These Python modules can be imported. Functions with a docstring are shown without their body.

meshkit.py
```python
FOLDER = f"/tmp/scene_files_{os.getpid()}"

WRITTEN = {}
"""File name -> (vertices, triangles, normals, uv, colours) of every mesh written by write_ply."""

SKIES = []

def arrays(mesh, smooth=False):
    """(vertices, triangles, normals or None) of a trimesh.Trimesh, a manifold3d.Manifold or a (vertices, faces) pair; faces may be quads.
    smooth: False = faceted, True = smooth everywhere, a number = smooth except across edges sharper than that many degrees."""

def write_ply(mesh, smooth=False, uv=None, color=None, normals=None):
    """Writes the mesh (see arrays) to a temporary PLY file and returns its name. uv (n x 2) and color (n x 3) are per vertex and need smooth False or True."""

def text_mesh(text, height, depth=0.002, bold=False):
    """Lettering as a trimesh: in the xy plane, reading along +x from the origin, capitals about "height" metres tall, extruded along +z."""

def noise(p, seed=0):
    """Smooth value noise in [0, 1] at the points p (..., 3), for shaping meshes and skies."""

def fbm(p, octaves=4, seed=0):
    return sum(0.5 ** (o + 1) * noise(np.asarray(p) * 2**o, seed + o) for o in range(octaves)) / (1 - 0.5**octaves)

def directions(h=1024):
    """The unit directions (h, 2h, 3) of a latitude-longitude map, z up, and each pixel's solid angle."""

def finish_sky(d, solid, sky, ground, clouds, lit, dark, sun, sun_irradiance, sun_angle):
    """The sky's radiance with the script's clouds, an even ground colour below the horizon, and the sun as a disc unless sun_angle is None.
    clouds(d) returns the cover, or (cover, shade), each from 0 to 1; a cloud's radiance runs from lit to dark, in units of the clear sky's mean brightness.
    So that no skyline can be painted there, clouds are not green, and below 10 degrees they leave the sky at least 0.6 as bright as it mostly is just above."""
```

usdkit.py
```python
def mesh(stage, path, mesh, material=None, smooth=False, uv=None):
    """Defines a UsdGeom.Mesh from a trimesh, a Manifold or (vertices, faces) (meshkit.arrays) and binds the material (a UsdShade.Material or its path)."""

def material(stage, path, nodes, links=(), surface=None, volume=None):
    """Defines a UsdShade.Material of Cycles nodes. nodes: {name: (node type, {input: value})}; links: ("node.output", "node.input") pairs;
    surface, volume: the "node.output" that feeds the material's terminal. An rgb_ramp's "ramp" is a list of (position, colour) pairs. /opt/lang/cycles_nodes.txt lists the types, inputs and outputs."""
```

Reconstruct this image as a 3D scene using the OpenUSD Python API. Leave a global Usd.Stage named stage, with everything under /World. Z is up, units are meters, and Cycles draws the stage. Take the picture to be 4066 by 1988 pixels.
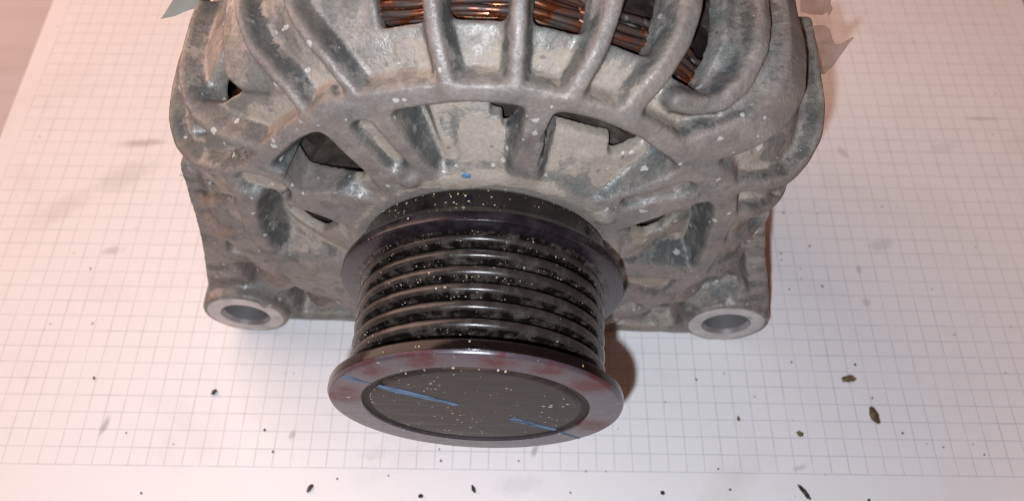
import math, random
import numpy as np, trimesh, shapely
from shapely.geometry import Polygon, LineString, Point
from scipy import ndimage
from pxr import Usd, UsdGeom, UsdLux, UsdShade, Gf, Sdf, Vt
import usdkit, meshkit

# ---------------------------------------------------------------- stage, camera, light
stage = Usd.Stage.CreateInMemory()
UsdGeom.SetStageUpAxis(stage, UsdGeom.Tokens.z)
UsdGeom.SetStageMetersPerUnit(stage, 1.0)
UsdGeom.Xform.Define(stage, '/World')
UsdGeom.Scope.Define(stage, '/World/Looks')
MM = 0.001

CAM = np.array([0.0, -55.2, 223.4]) * MM
def rot_zxz(a, b, c):
    z = lambda t: np.array([[math.cos(t), -math.sin(t), 0], [math.sin(t), math.cos(t), 0], [0, 0, 1]])
    x = lambda t: np.array([[1, 0, 0], [0, math.cos(t), -math.sin(t)], [0, math.sin(t), math.cos(t)]])
    return z(c) @ x(b) @ z(a)
CR = rot_zxz(.0062, .5087, .0067)
cam = UsdGeom.Camera.Define(stage, '/World/camera')
m4 = np.eye(4); m4[:3, :3] = CR.T; m4[3, :3] = CAM
cam.AddTransformOp().Set(Gf.Matrix4d(m4.tolist()))
cam.CreateHorizontalApertureAttr(36.0)
cam.CreateVerticalApertureAttr(36.0 * 500 / 1024)
cam.CreateFocalLengthAttr(36.0 * 3189 / 4066)
cam.CreateClippingRangeAttr(Gf.Vec2f(0.005, 10))
cam.CreateFocusDistanceAttr(0.165)
cam.CreateFStopAttr(19.0)
cam.CreateExposureAttr(0.0)

AMB_COL, AMB = (1.0, .40, .25), 0.125
dome = UsdLux.DomeLight.Define(stage, '/World/room_light')
room = usdkit.material(stage, '/World/Looks/room_light', {'b': ('background_shader', {'color': AMB_COL, 'strength': AMB})}, [], surface='b.background')
UsdShade.MaterialBindingAPI.Apply(dome.GetPrim()).Bind(room)

def look_at(prim, pos, to):
    pos, to = np.array(pos, float), np.array(to, float)
    z = pos - to; z /= np.linalg.norm(z)
    x = np.cross([0, 0, 1.0], z); x /= np.linalg.norm(x); y = np.cross(z, x)
    m = np.eye(4); m[0, :3], m[1, :3], m[2, :3], m[3, :3] = x, y, z, pos
    prim.AddTransformOp().Set(Gf.Matrix4d(m.tolist()))

flash = UsdLux.SphereLight.Define(stage, '/World/camera_flash')
flash.CreateRadiusAttr(0.0022)
flash.AddTranslateOp().Set(Gf.Vec3d(-0.010, -0.073, 0.226))
flash.CreateColorAttr(Gf.Vec3f(.80, .88, 1.0)); flash.CreateIntensityAttr(1.0)
FLASH_W = 1.95
flash.CreateIntensityAttr(FLASH_W / (4 * math.pi * math.pi * .0022 ** 2))

lamp = UsdLux.RectLight.Define(stage, '/World/room_lamp')
lamp.CreateWidthAttr(.75); lamp.CreateHeightAttr(.75)
look_at(lamp, (-.54, .42, .40), (0, .06, .0))
lamp.CreateColorAttr(Gf.Vec3f(1.0, .66, .54)); lamp.CreateIntensityAttr(3.95)

# ---------------------------------------------------------------- helpers
used = {}
def numbered(name, parent='/World'):
    k = (parent, name); n = used.get(k, 0); used[k] = n + 1
    return f'{parent}/{name}' if n == 0 else f'{parent}/{name}_{n:03d}'
def tag(p, **kw):
    p = p.GetPrim() if hasattr(p, 'GetPrim') else p
    for k, v in kw.items(): p.SetCustomDataByKey(k, v)
    return p
def obj(name, mesh, mat, parent='/World', smooth=35, mask=None, **kw):
    """one Mesh prim, given in millimetres"""
    path = numbered(name, parent)
    if hasattr(mesh, 'vertices'):
        mesh = trimesh.Trimesh(np.asarray(mesh.vertices) * MM, mesh.faces, process=False)
    else:
        mesh = (np.asarray(mesh[0]) * MM, mesh[1])
    g = usdkit.mesh(stage, path, mesh, mat, smooth=smooth)
    if mask is not None:
        UsdGeom.PrimvarsAPI(g).CreatePrimvar('castmask', Sdf.ValueTypeNames.Color3fArray, 'vertex').Set(Vt.Vec3fArray.FromNumpy(np.asarray(mask, np.float32)))
    tag(g, **kw)
    return path
def revolve(prof, n=160, wob=0.0):
    """closed profile [(y, r)] round the y axis, clean quads"""
    p = np.asarray(prof, float); a = np.linspace(0, 2 * np.pi, n, endpoint=False)
    k = len(p)
    v = np.stack([np.outer(np.sin(a), p[:, 1]), np.tile(p[:, 0], (n, 1)), np.outer(np.cos(a), p[:, 1])], -1).reshape(-1, 3)
    i = np.arange(n)[:, None] * k + np.arange(k - 1)[None]; j = (np.arange(n)[:, None] + 1) % n * k + np.arange(k - 1)[None]
    q = np.stack([i, i + 1, j + 1, j], -1).reshape(-1, 4)
    f = np.vstack([q[:, [0, 1, 2]], q[:, [0, 2, 3]]])
    t = trimesh.Trimesh(v, f, process=False)
    t.merge_vertices(); t.update_faces(t.nondegenerate_faces()); t.fix_normals()
    return t
def tube(path, r, seg=6):
    p = np.asarray(path, float); n = len(p); t = np.gradient(p, axis=0); t /= np.linalg.norm(t, axis=1)[:, None]
    up = np.array([0.13, 0.97, 0.2]); a = np.cross(t, up); a /= np.linalg.norm(a, axis=1)[:, None]; b = np.cross(t, a)
    w = np.linspace(0, 2 * np.pi, seg, endpoint=False)
    v = (p[:, None] + r * (np.cos(w)[None, :, None] * a[:, None] + np.sin(w)[None, :, None] * b[:, None])).reshape(-1, 3)
    i = np.arange(n - 1)[:, None] * seg + np.arange(seg)[None]; j = np.arange(n - 1)[:, None] * seg + (np.arange(seg)[None] + 1) % seg
    q = np.stack([i, j, j + seg, i + seg], -1).reshape(-1, 4)
    return trimesh.Trimesh(v, np.vstack([q[:, [0, 1, 2]], q[:, [0, 2, 3]]]), process=False)
smoothstep = lambda x, a, b: (lambda t: t * t * (3 - 2 * t))(np.clip((x - a) / (b - a), 0, 1))

# ---------------------------------------------------------------- materials
def mat(name, nodes, links, surface='p.BSDF'):
    return usdkit.material(stage, '/World/Looks/' + name, nodes, links, surface=surface)

def paper_material():
    N = {'g': ('geometry', {}), 's': ('separate_xyz', {}), 'p': ('principled_bsdf', {'roughness': .75, 'specular_ior_level': .25})}
    L = [('g.position', 's.vector')]
    def m(name, op, a, b=None, c=None):
        inp = {'math_type': op}
        for k, x in (('value1', a), ('value2', b), ('value3', c)):
            if isinstance(x, (int, float)): inp[k] = float(x)
            elif x: L.append((x, f'{name}.{k}'))
        N[name] = ('math', inp); return name + '.value'
    HW = .00014
    def line(ax, off):
        a = m(ax + 'a', 'add', f's.{ax}', off); b = m(ax + 'b', 'divide', a, .005)
        c = m(ax + 'c', 'add', b, .5); d = m(ax + 'd', 'fraction', c); e = m(ax + 'e', 'subtract', d, .5); f_ = m(ax + 'f', 'absolute', e)
        return m(ax + 'g', 'less_than', f_, HW / .005)
    lx, ly = line('x', .14155 + 1.0), line('y', 1.0)
    inx1 = m('i1', 'greater_than', 's.x', -.17155 - HW); inx2 = m('i2', 'less_than', 's.x', .1885); iny = m('i3', 'greater_than', 's.y', -HW)
    both = m('mx', 'maximum', lx, ly); w = m('w1', 'multiply', both, inx1); w = m('w2', 'multiply', w, inx2); w = m('w3', 'multiply', w, iny)
    # ink strength varies a little
    N['n0'] = ('noise_texture', {'scale': 90.0, 'detail': 3.0}); L.append(('g.position', 'n0.vector'))
    N['mr0'] = ('map_range', {'from_min': .3, 'from_max': .7, 'to_min': .30, 'to_max': .66}); L.append(('n0.fac', 'mr0.value'))
    ink = m('w4', 'multiply', w, 'mr0.result')
    # grease and dirt smudges: stains in the paper
    N['n1'] = ('noise_texture', {'scale': 26.0, 'detail': 5.0, 'roughness': .62, 'distortion': .6}); L.append(('g.position', 'n1.vector'))
    N['r1'] = ('rgb_ramp', {'ramp': [(0, (.835, .82, .80)), (.55, (.835, .82, .80)), (.68, (.79, .765, .74)), (.8, (.72, .68, .63))]}); L.append(('n1.fac', 'r1.fac'))
    # fine specks of soot
    N['v'] = ('voronoi_texture', {'scale': 330.0, 'feature': 'f1'}); L.append(('g.position', 'v.vector'))
    N['vs'] = ('separate_color', {}); L.append(('v.color', 'vs.color'))
    sz = m('v1', 'multiply', 'vs.r', .17); pick = m('v2', 'greater_than', 'vs.g', .93); rad = m('v3', 'multiply', sz, pick)
    dot = m('v4', 'less_than', 'v.distance', rad); dot = m('v5', 'multiply', dot, .55)
    N['n2'] = ('noise_texture', {'scale': 11.0, 'detail': 2.0}); L.append(('g.position', 'n2.vector'))
    N['mx1'] = ('mix_color', {'b': (.42, .42, .47)}); L += [('r1.color', 'mx1.a'), (ink, 'mx1.fac')]
    N['mx2'] = ('mix_color', {'b': (.10, .085, .08)}); L += [('mx1.result', 'mx2.a'), (dot, 'mx2.fac')]
    # deliberate smears where something greasy was dragged
    smears = [(-128.4, 109.8, 11, 2.6, .1, .42), (-131, 96, 14, 7, .5, .20), (-127.9, 67.5, 5, 2, .2, .35), (-147, 84, 13, 6, .7, .16), (117.8, 73.3, 6, 3, .3, .22), (108.5, 64.1, 1.1, 2.6, -.2, .38), (108.7, 52.6, 2.0, 1.8, .3, .3),
              (111.9, 109.6, 2.0, 3.4, .5, .32), (163.9, 124.9, 8, 1.2, 0, .3), (-115.7, 10.8, 1.2, 4.2, -.22, .5), (-62, 9.2, 1.2, 2.4, -.4, .45), (6.3, 5.5, 1.1, 3.2, -.5, .5), (79.8, 1.7, 3, 1, .3, .3), (-38, 4, 6, 2.5, .1, .14), (2, -4, 9, 4, .1, .14), (147, 112, 8, 3, .3, .12)]
    N['n3'] = ('noise_texture', {'scale': 420.0, 'detail': 4.0}); L.append(('g.position', 'n3.vector'))
    acc = None
    for k, (x, y, a, b, t, s) in enumerate(smears):
        N[f'q{k}'] = ('mapping', {'mapping_type': 'texture', 'location': (x * MM, y * MM, 0), 'rotation': (0, 0, t), 'scale': (a * MM, b * MM, .2)}); L.append(('g.position', f'q{k}.vector'))
        N[f'l{k}'] = ('vector_math', {'math_type': 'length'}); L.append((f'q{k}.vector', f'l{k}.vector1'))
        e = m(f'e{k}', 'multiply_add', 'n3.fac', 1.1, None); L.append((f'l{k}.value', f'e{k}.value3'))
        N[f'o{k}'] = ('map_range', {'range_type': 'smoothstep', 'from_min': 1.55, 'from_max': .75, 'to_min': 0.0, 'to_max': s, 'clamp': True}); L.append((e, f'o{k}.value'))
        acc = f'o{k}.result' if acc is None else m(f'a{k}', 'maximum', acc, f'o{k}.result')
    N['mx3'] = ('mix_color', {'b': (.23, .20, .17)}); L += [('mx2.result', 'mx3.a'), (acc, 'mx3.fac')]
    N['b'] = ('bump', {'strength': .25, 'distance': .00025}); N['n4'] = ('noise_texture', {'scale': 900.0, 'detail': 2.0}); L += [('g.position', 'n4.vector'), ('n4.fac', 'b.height'), ('b.normal', 'p.normal'), ('mx3.result', 'p.base_color')]
    return mat('squared_paper', N, L)

def cast_material(name, tint=1.0, use_mask=True):
    t = lambda c: tuple(a * tint for a in c)
    N = {'tc': ('texture_coordinate', {}), 'p': ('principled_bsdf', {'specular_ior_level': .5})}
    L = []
    def noise(n, sc, det=4.0, ro=.55, dist=0.0, src='tc.object'):
        N[n] = ('noise_texture', {'scale': sc, 'detail': det, 'roughness': ro, 'distortion': dist}); L.append((src, n + '.vector')); return n + '.fac'
    def remap(n, src, a, b, c=0.0, d=1.0):
        N[n] = ('map_range', {'from_min': a, 'from_max': b, 'to_min': c, 'to_max': d, 'clamp': True}); L.append((src, n + '.value')); return n + '.result'
    def m(n, op, a, b=None, c=None, clamp=False):
        inp = {'math_type': op, 'use_clamp': clamp}
        for k, x in (('value1', a), ('value2', b), ('value3', c)):
            if isinstance(x, (int, float)): inp[k] = float(x)
            elif x: L.append((x, f'{n}.{k}'))
        N[n] = ('math', inp); return n + '.value'
    def mix(n, a, b, fac, **kw):
        inp = dict(kw)
        for k, x in (('a', a), ('b', b), ('fac', fac)):
            if isinstance(x, str): L.append((x, f'{n}.{k}'))
            else: inp[k] = x
        N[n] = ('mix_color', inp); return n + '.result'
    mid = noise('mid', 150, 6, .62, .3); mid2 = noise('mid2', 230, 7, .66); big = noise('big', 62, 8, .66, .5); big2 = noise('big2', 78, 8, .68, .3); fine = noise('fine', 1300, 3, .6); grain = noise('grain', 3600, 2, .6)
    N['c0'] = ('rgb_ramp', {'ramp': [(.30, t((.140, .129, .115))), (.46, t((.235, .215, .192))), (.56, t((.300, .272, .242))), (.70, t((.42, .38, .335)))]}); L.append((mid, 'c0.fac'))
    col = 'c0.color'
    if use_mask:
        N['at'] = ('attribute', {'attribute': 'castmask'}); N['as'] = ('separate_color', {}); L.append(('at.color', 'as.color'))
        R, G, B = 'as.r', 'as.g', 'as.b'
    else: R, G, B = .25, .25, .3
    # green-grey oxide in patches of the floors
    col = mix('x0', col, t((.150, .163, .147)), m('g0', 'multiply', remap('g1', big2, .50, .56), .75))
    # greyish dark grime, broken up; walls coloured darker still, more on one side
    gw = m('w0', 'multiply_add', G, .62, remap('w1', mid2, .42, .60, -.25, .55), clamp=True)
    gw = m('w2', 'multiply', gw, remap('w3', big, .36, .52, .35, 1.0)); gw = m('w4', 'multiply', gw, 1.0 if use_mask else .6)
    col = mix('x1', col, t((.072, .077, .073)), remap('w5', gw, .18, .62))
    # brown dirt film rubbed on to the ridges
    cf = m('r0', 'multiply', R, remap('r1', mid2, .40, .62, 1.0, .45)); col = mix('x2', col, t((.185, .152, .132)), m('r2', 'multiply', cf, .85))
    # caked tan dust with a crisp edge, where it can lie
    dm = m('d0', 'multiply_add', B, .24, big); dm = m('d1', 'multiply_add', mid2, .22, dm)
    dust = remap('d2', dm, .755, .80); col = mix('x3', col, t((.355, .285, .216)), m('d3', 'multiply', dust, m('d6', 'multiply_add', mid, .7, .38, clamp=True)))
    thin = remap('d4', dm, .58, .74); col = mix('x4', col, t((.285, .240, .193)), m('d5', 'multiply', thin, .42))
    # chalky corrosion specks and dark pits
    def specks(n, sc, size, pick, jit):
        N[n + 'j'] = ('vector_math', {'math_type': 'multiply_add', 'vector2': (jit, jit, jit)}); L.extend([('mid2.color', n + 'j.vector1'), ('tc.object', n + 'j.vector3')])
        N[n] = ('voronoi_texture', {'scale': sc}); L.append((n + 'j.vector', n + '.vector')); N[n + 's'] = ('separate_color', {}); L.append((n + '.color', n + 's.color'))
        rad = m(n + '1', 'multiply', m(n + '2', 'multiply', n + 's.r', size), m(n + '3', 'greater_than', n + 's.g', pick))
        e = m(n + '4', 'multiply_add', fine, .22, n + '.distance'); e = m(n + '5', 'subtract', e, .11)
        return m(n + '6', 'less_than', e, rad)
    s1 = specks('va', 230, .22, .82, .004); s2 = specks('vb', 480, .30, .80, .003); s3 = specks('vc', 420, .22, .84, .002)
    col = mix('x5', col, (.60, .585, .55), m('q1', 'multiply', s1, .62)); col = mix('x6', col, (.62, .60, .56), m('q2', 'multiply', s2, .6)); col = mix('x7', col, t((.07, .06, .052)), m('q3', 'multiply', s3, .55))
    gr = remap('gr', fine, .3, .7, .86, 1.13); N['gc'] = ('combine_color', {}); L += [(gr, 'gc.r'), (gr, 'gc.g'), (gr, 'gc.b')]
    col = mix('x8', col, 'gc.color', 1.0, blend_type='multiply', use_clamp=False); L.append((col, 'p.base_color'))
    rough = remap('rr', mid2, .38, .62, .36, .64); L.append((m('rf', 'maximum', rough, m('rd', 'multiply', dust, .75)), 'p.roughness'))
    L.append((m('me', 'multiply_add', m('me1', 'maximum', dust, m('me2', 'multiply', R, .6)), -.24, .28, clamp=True), 'p.metallic'))
    h = m('h1', 'multiply_add', grain, .25, fine); h = m('h2', 'multiply_add', mid2, 1.6, h); h = m('h3', 'multiply_add', s1, .35, h); h = m('h4', 'multiply_add', s3, -.3, h); h = m('h5', 'multiply_add', dust, .35, h)
    N['b'] = ('bump', {'strength': .7, 'distance': .00022}); L += [(h, 'b.height'), ('b.normal', 'p.normal')]
    return mat(name, N, L)

def speck_material(name, base, rough, metal=0.0, speck=(.6, .56, .46), scale=700.0, size=.2, amount=.72, dust=0.0, dustcol=(.16, .14, .12), mottle=None, spec=.5, streak=False, coat=0.0):
    N = {'tc': ('texture_coordinate', {}), 'p': ('principled_bsdf', {'metallic': metal, 'specular_ior_level': spec, 'coat_weight': coat, 'coat_roughness': .12}), 'v': ('voronoi_texture', {'scale': scale}), 'vs': ('separate_color', {}),
         'a': ('math', {'math_type': 'multiply', 'value2': size}), 'b': ('math', {'math_type': 'greater_than', 'value2': amount}), 'c': ('math', {'math_type': 'multiply'}), 'd': ('math', {'math_type': 'less_than'}),
         'n': ('noise_texture', {'scale': 420.0, 'detail': 5.0, 'roughness': .65}), 'dr': ('map_range', {'from_min': .46, 'from_max': .72, 'to_min': 0.0, 'to_max': dust, 'clamp': True}),
         'm1': ('mix_color', {'a': base, 'b': dustcol}), 'm2': ('mix_color', {'b': speck}), 'rr': ('map_range', {'from_min': .3, 'from_max': .7, 'to_min': rough * .8, 'to_max': min(1, rough * 1.35)})}
    N['gn'] = ('noise_texture', {'scale': 1700.0, 'detail': 2.0}); N['gj'] = ('math', {'math_type': 'multiply_add', 'value2': .34}); N['gk'] = ('math', {'math_type': 'subtract', 'value2': .17}); N['cl'] = ('noise_texture', {'scale': 110.0, 'detail': 3.0}); N['cm'] = ('map_range', {'from_min': .38, 'from_max': .62, 'to_min': .35, 'to_max': 1.15}); N['a2'] = ('math', {'math_type': 'multiply'})
    N['sc'] = ('rgb_ramp', {'ramp': [(0, tuple(.55 * q for q in speck)), (.5, (speck[0] * .85, speck[1] * .72, speck[2] * .5)), (1, speck)]})
    L = [('tc.object', 'gn.vector'), ('gn.fac', 'gj.value1'), ('v.distance', 'gj.value3'), ('gj.value', 'gk.value1'), ('tc.object', 'cl.vector'), ('cl.fac', 'cm.value'), ('vs.r', 'a2.value1'), ('cm.result', 'a2.value2'), ('vs.b', 'sc.fac'), ('sc.color', 'm2.b'), ('tc.object', 'v.vector'), ('v.color', 'vs.color'), ('a2.value', 'a.value1'), ('vs.g', 'b.value1'), ('a.value', 'c.value1'), ('b.value', 'c.value2'), ('gk.value', 'd.value1'), ('c.value', 'd.value2'),
         ('n.fac', 'dr.value'), ('dr.result', 'm1.fac'), ('m1.result', 'm2.a'), ('d.value', 'm2.fac'), ('n.fac', 'rr.value'), ('rr.result', 'p.roughness'), ('m2.result', 'p.base_color')]
    if streak:
        N['mp'] = ('mapping', {'scale': (.10, 1, 1.0), 'rotation': (0, .3, 0)}); L += [('tc.object', 'mp.vector'), ('mp.vector', 'n.vector')]
    else: L.append(('tc.object', 'n.vector'))
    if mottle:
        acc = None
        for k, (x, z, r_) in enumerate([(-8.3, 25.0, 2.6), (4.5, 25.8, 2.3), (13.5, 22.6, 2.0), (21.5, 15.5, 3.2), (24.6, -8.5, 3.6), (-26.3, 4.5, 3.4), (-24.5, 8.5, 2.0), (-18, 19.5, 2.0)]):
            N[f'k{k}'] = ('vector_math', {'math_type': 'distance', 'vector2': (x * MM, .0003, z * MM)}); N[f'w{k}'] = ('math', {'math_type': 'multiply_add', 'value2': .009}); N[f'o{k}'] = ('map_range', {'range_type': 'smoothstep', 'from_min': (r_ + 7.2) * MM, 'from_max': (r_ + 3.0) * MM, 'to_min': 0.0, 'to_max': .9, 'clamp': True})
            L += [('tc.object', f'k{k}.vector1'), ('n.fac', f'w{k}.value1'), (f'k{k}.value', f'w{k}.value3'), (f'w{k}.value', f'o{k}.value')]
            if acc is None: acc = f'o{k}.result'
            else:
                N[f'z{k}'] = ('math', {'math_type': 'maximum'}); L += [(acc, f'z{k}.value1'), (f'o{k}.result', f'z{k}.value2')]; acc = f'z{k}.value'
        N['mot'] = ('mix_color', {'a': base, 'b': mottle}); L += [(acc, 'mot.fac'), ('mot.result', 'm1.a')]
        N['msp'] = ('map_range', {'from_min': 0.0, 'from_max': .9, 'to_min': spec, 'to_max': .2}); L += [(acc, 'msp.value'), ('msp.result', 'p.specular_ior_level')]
    N['bp'] = ('bump', {'strength': .35, 'distance': .00012}); N['hh'] = ('math', {'math_type': 'add'}); L += [('n.fac', 'hh.value1'), ('d.value', 'hh.value2'), ('hh.value', 'bp.height'), ('bp.normal', 'p.normal')]
    return mat(name, N, L)

M_PAPER = paper_material()
M_CAST = cast_material('oxidised_aluminium', .98)
M_CASTP = cast_material('plain_aluminium', .9, False)
M_TABLE = mat('table_top', {'g': ('geometry', {}), 'mp': ('mapping', {'scale': (3.0, 26.0, 1)}), 'n': ('noise_texture', {'scale': 5.0, 'detail': 4.0}), 'r': ('rgb_ramp', {'ramp': [(.3, (.43, .37, .35)), (.7, (.50, .44, .42))]}), 'p': ('principled_bsdf', {'roughness': .5})},
              [('g.position', 'mp.vector'), ('mp.vector', 'n.vector'), ('n.fac', 'r.fac'), ('r.color', 'p.base_color')])
M_BLACK = speck_material('black_coated_steel', (.0045, .003, .0028), .13, speck=(.62, .56, .42), scale=1400, size=.44, amount=.55, dust=.05, dustcol=(.05, .04, .035), spec=.5)
M_DRUM = speck_material('dusty_black_steel', (.006, .0045, .004), .2, speck=(.40, .37, .32), scale=1800, size=.42, amount=.6, dust=.95, dustcol=(.072, .061, .051), spec=.4)
M_CREST = speck_material('worn_groove_edge', (.026, .022, .019), .25, metal=.2, speck=(.45, .4, .34), scale=900, size=.25, amount=.75, dust=.7, dustcol=(.078, .066, .056))
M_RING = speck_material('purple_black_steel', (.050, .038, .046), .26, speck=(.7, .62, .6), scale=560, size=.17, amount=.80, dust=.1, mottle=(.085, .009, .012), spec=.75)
M_REAR = speck_material('dark_rear_flange', (.010, .007, .0095), .22, speck=(.7, .62, .6), scale=900, size=.28, amount=.76, dust=.1, spec=.6)
M_RIM = speck_material('black_rim_steel', (.0045, .003, .0028), .17, speck=(.5, .45, .36), scale=1300, size=.30, amount=.85, dust=.05, dustcol=(.05, .04, .035), spec=.32)
M_CAP = speck_material('brown_black_plastic', (.022, .016, .0145), .40, speck=(.62, .56, .46), scale=1250, size=.42, amount=.55, dust=.9, dustcol=(.085, .060, .048), streak=True, spec=.22)
M_GAP = speck_material('caked_grime', (.022, .019, .013), .7, dust=.7, dustcol=(.05, .045, .03), scale=700, size=.2, amount=.8)
M_BLUE = speck_material('blue_paint_pen', (.10, .19, .31), .5, speck=(.45, .45, .45), amount=.85, dust=.6, dustcol=(.065, .10, .14))
M_PEN = mat('faded_blue_pen', {'tc': ('texture_coordinate', {}), 'mp': ('mapping', {'rotation': (0, -.57, 0)}), 'ms': ('mapping', {'scale': (.12, 1, 1)}), 'n': ('noise_texture', {'scale': 1500.0, 'detail': 4.0}), 'c': ('rgb_ramp', {'ramp': [(.3, (.07, .13, .22)), (.7, (.13, .24, .38))]}), 'f': ('map_range', {'from_min': .36, 'from_max': .50, 'to_min': .12, 'to_max': .95, 'clamp': True}), 't': ('transparent_bsdf', {'color': (1, 1, 1)}), 'p': ('principled_bsdf', {'roughness': .5, 'specular_ior_level': .3}), 'x': ('mix_closure', {})},
            [('tc.object', 'mp.vector'), ('mp.vector', 'ms.vector'), ('ms.vector', 'n.vector'), ('n.fac', 'c.fac'), ('c.color', 'p.base_color'), ('n.fac', 'f.value'), ('f.result', 'x.fac'), ('t.BSDF', 'x.closure1'), ('p.BSDF', 'x.closure2')], surface='x.closure')
M_STEEL = mat('machined_aluminium', {'tc': ('texture_coordinate', {}), 'n': ('noise_texture', {'scale': 160.0, 'detail': 4.0}), 'r': ('rgb_ramp', {'ramp': [(.35, (.42, .39, .37)), (.65, (.60, .56, .53))]}), 'p': ('principled_bsdf', {'metallic': .35, 'roughness': .45})}, [('tc.object', 'n.vector'), ('n.fac', 'r.fac'), ('r.color', 'p.base_color')])
M_BORE = mat('bore_steel', {'p': ('principled_bsdf', {'metallic': .5, 'roughness': .36, 'base_color': (.30, .285, .275)})}, [])
M_COPPER = mat('sooty_copper', {'tc': ('texture_coordinate', {}), 'n': ('noise_texture', {'scale': 210.0, 'detail': 5.0, 'roughness': .6}), 'r': ('rgb_ramp', {'ramp': [(.32, (.50, .17, .065)), (.42, (.22, .072, .034)), (.50, (.06, .032, .024)), (.64, (.025, .018, .015)), (.70, (.15, .138, .125))]}),
                                'rr': ('map_range', {'from_min': .42, 'from_max': .6, 'to_min': .25, 'to_max': .7}), 'mm': ('map_range', {'from_min': .40, 'from_max': .54, 'to_min': .9, 'to_max': .1, 'clamp': True}), 'p': ('principled_bsdf', {})},
               [('tc.object', 'n.vector'), ('n.fac', 'r.fac'), ('r.color', 'p.base_color'), ('n.fac', 'rr.value'), ('rr.result', 'p.roughness'), ('n.fac', 'mm.value'), ('mm.result', 'p.metallic')])
M_SOOT = mat('sooty_iron', {'tc': ('texture_coordinate', {}), 'n': ('noise_texture', {'scale': 260.0, 'detail': 5.0, 'roughness': .7}), 'r': ('rgb_ramp', {'ramp': [(.35, (.018, .013, .011)), (.6, (.06, .042, .033)), (.75, (.15, .12, .10))]}), 'p': ('principled_bsdf', {'roughness': .6, 'metallic': .3})}, [('tc.object', 'n.vector'), ('n.fac', 'r.fac'), ('r.color', 'p.base_color')])
M_FAN = mat('dull_fan_steel', {'tc': ('texture_coordinate', {}), 'n': ('noise_texture', {'scale': 200.0, 'detail': 5.0, 'roughness': .7}), 'r': ('rgb_ramp', {'ramp': [(.35, (.045, .036, .030)), (.55, (.10, .078, .062)), (.7, (.19, .17, .145))]}), 'p': ('principled_bsdf', {'roughness': .5, 'metallic': .4})}, [('tc.object', 'n.vector'), ('n.fac', 'r.fac'), ('r.color', 'p.base_color')])
M_TAPE = mat('clear_tape', {'tc': ('texture_coordinate', {}), 'n': ('noise_texture', {'scale': 240.0, 'detail': 5.0}), 'b': ('bump', {'strength': .7, 'distance': .0006}), 'r': ('rgb_ramp', {'ramp': [(.3, (.24, .155, .12)), (.7, (.45, .33, .28))]}),
                            'p': ('principled_bsdf', {'roughness': .25, 'specular_ior_level': .6}), 't': ('transparent_bsdf', {'color': (.92, .84, .8)}), 'mr': ('map_range', {'from_min': .3, 'from_max': .7, 'to_min': .18, 'to_max': .6}), 'x': ('mix_closure', {})},
             [('tc.object', 'n.vector'), ('n.fac', 'b.height'), ('b.normal', 'p.normal'), ('n.fac', 'r.fac'), ('r.color', 'p.base_color'), ('n.fac', 'mr.value'), ('mr.result', 'x.fac'), ('t.BSDF', 'x.closure1'), ('p.BSDF', 'x.closure2')], surface='x.closure')
M_FLAP = mat('grey_tape', {'tc': ('texture_coordinate', {}), 'n': ('noise_texture', {'scale': 150.0, 'detail': 4.0}), 'r': ('rgb_ramp', {'ramp': [(.3, (.30, .29, .24)), (.7, (.42, .41, .35))]}), 'p': ('principled_bsdf', {'roughness': .35})}, [('tc.object', 'n.vector'), ('n.fac', 'r.fac'), ('r.color', 'p.base_color')])
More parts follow.
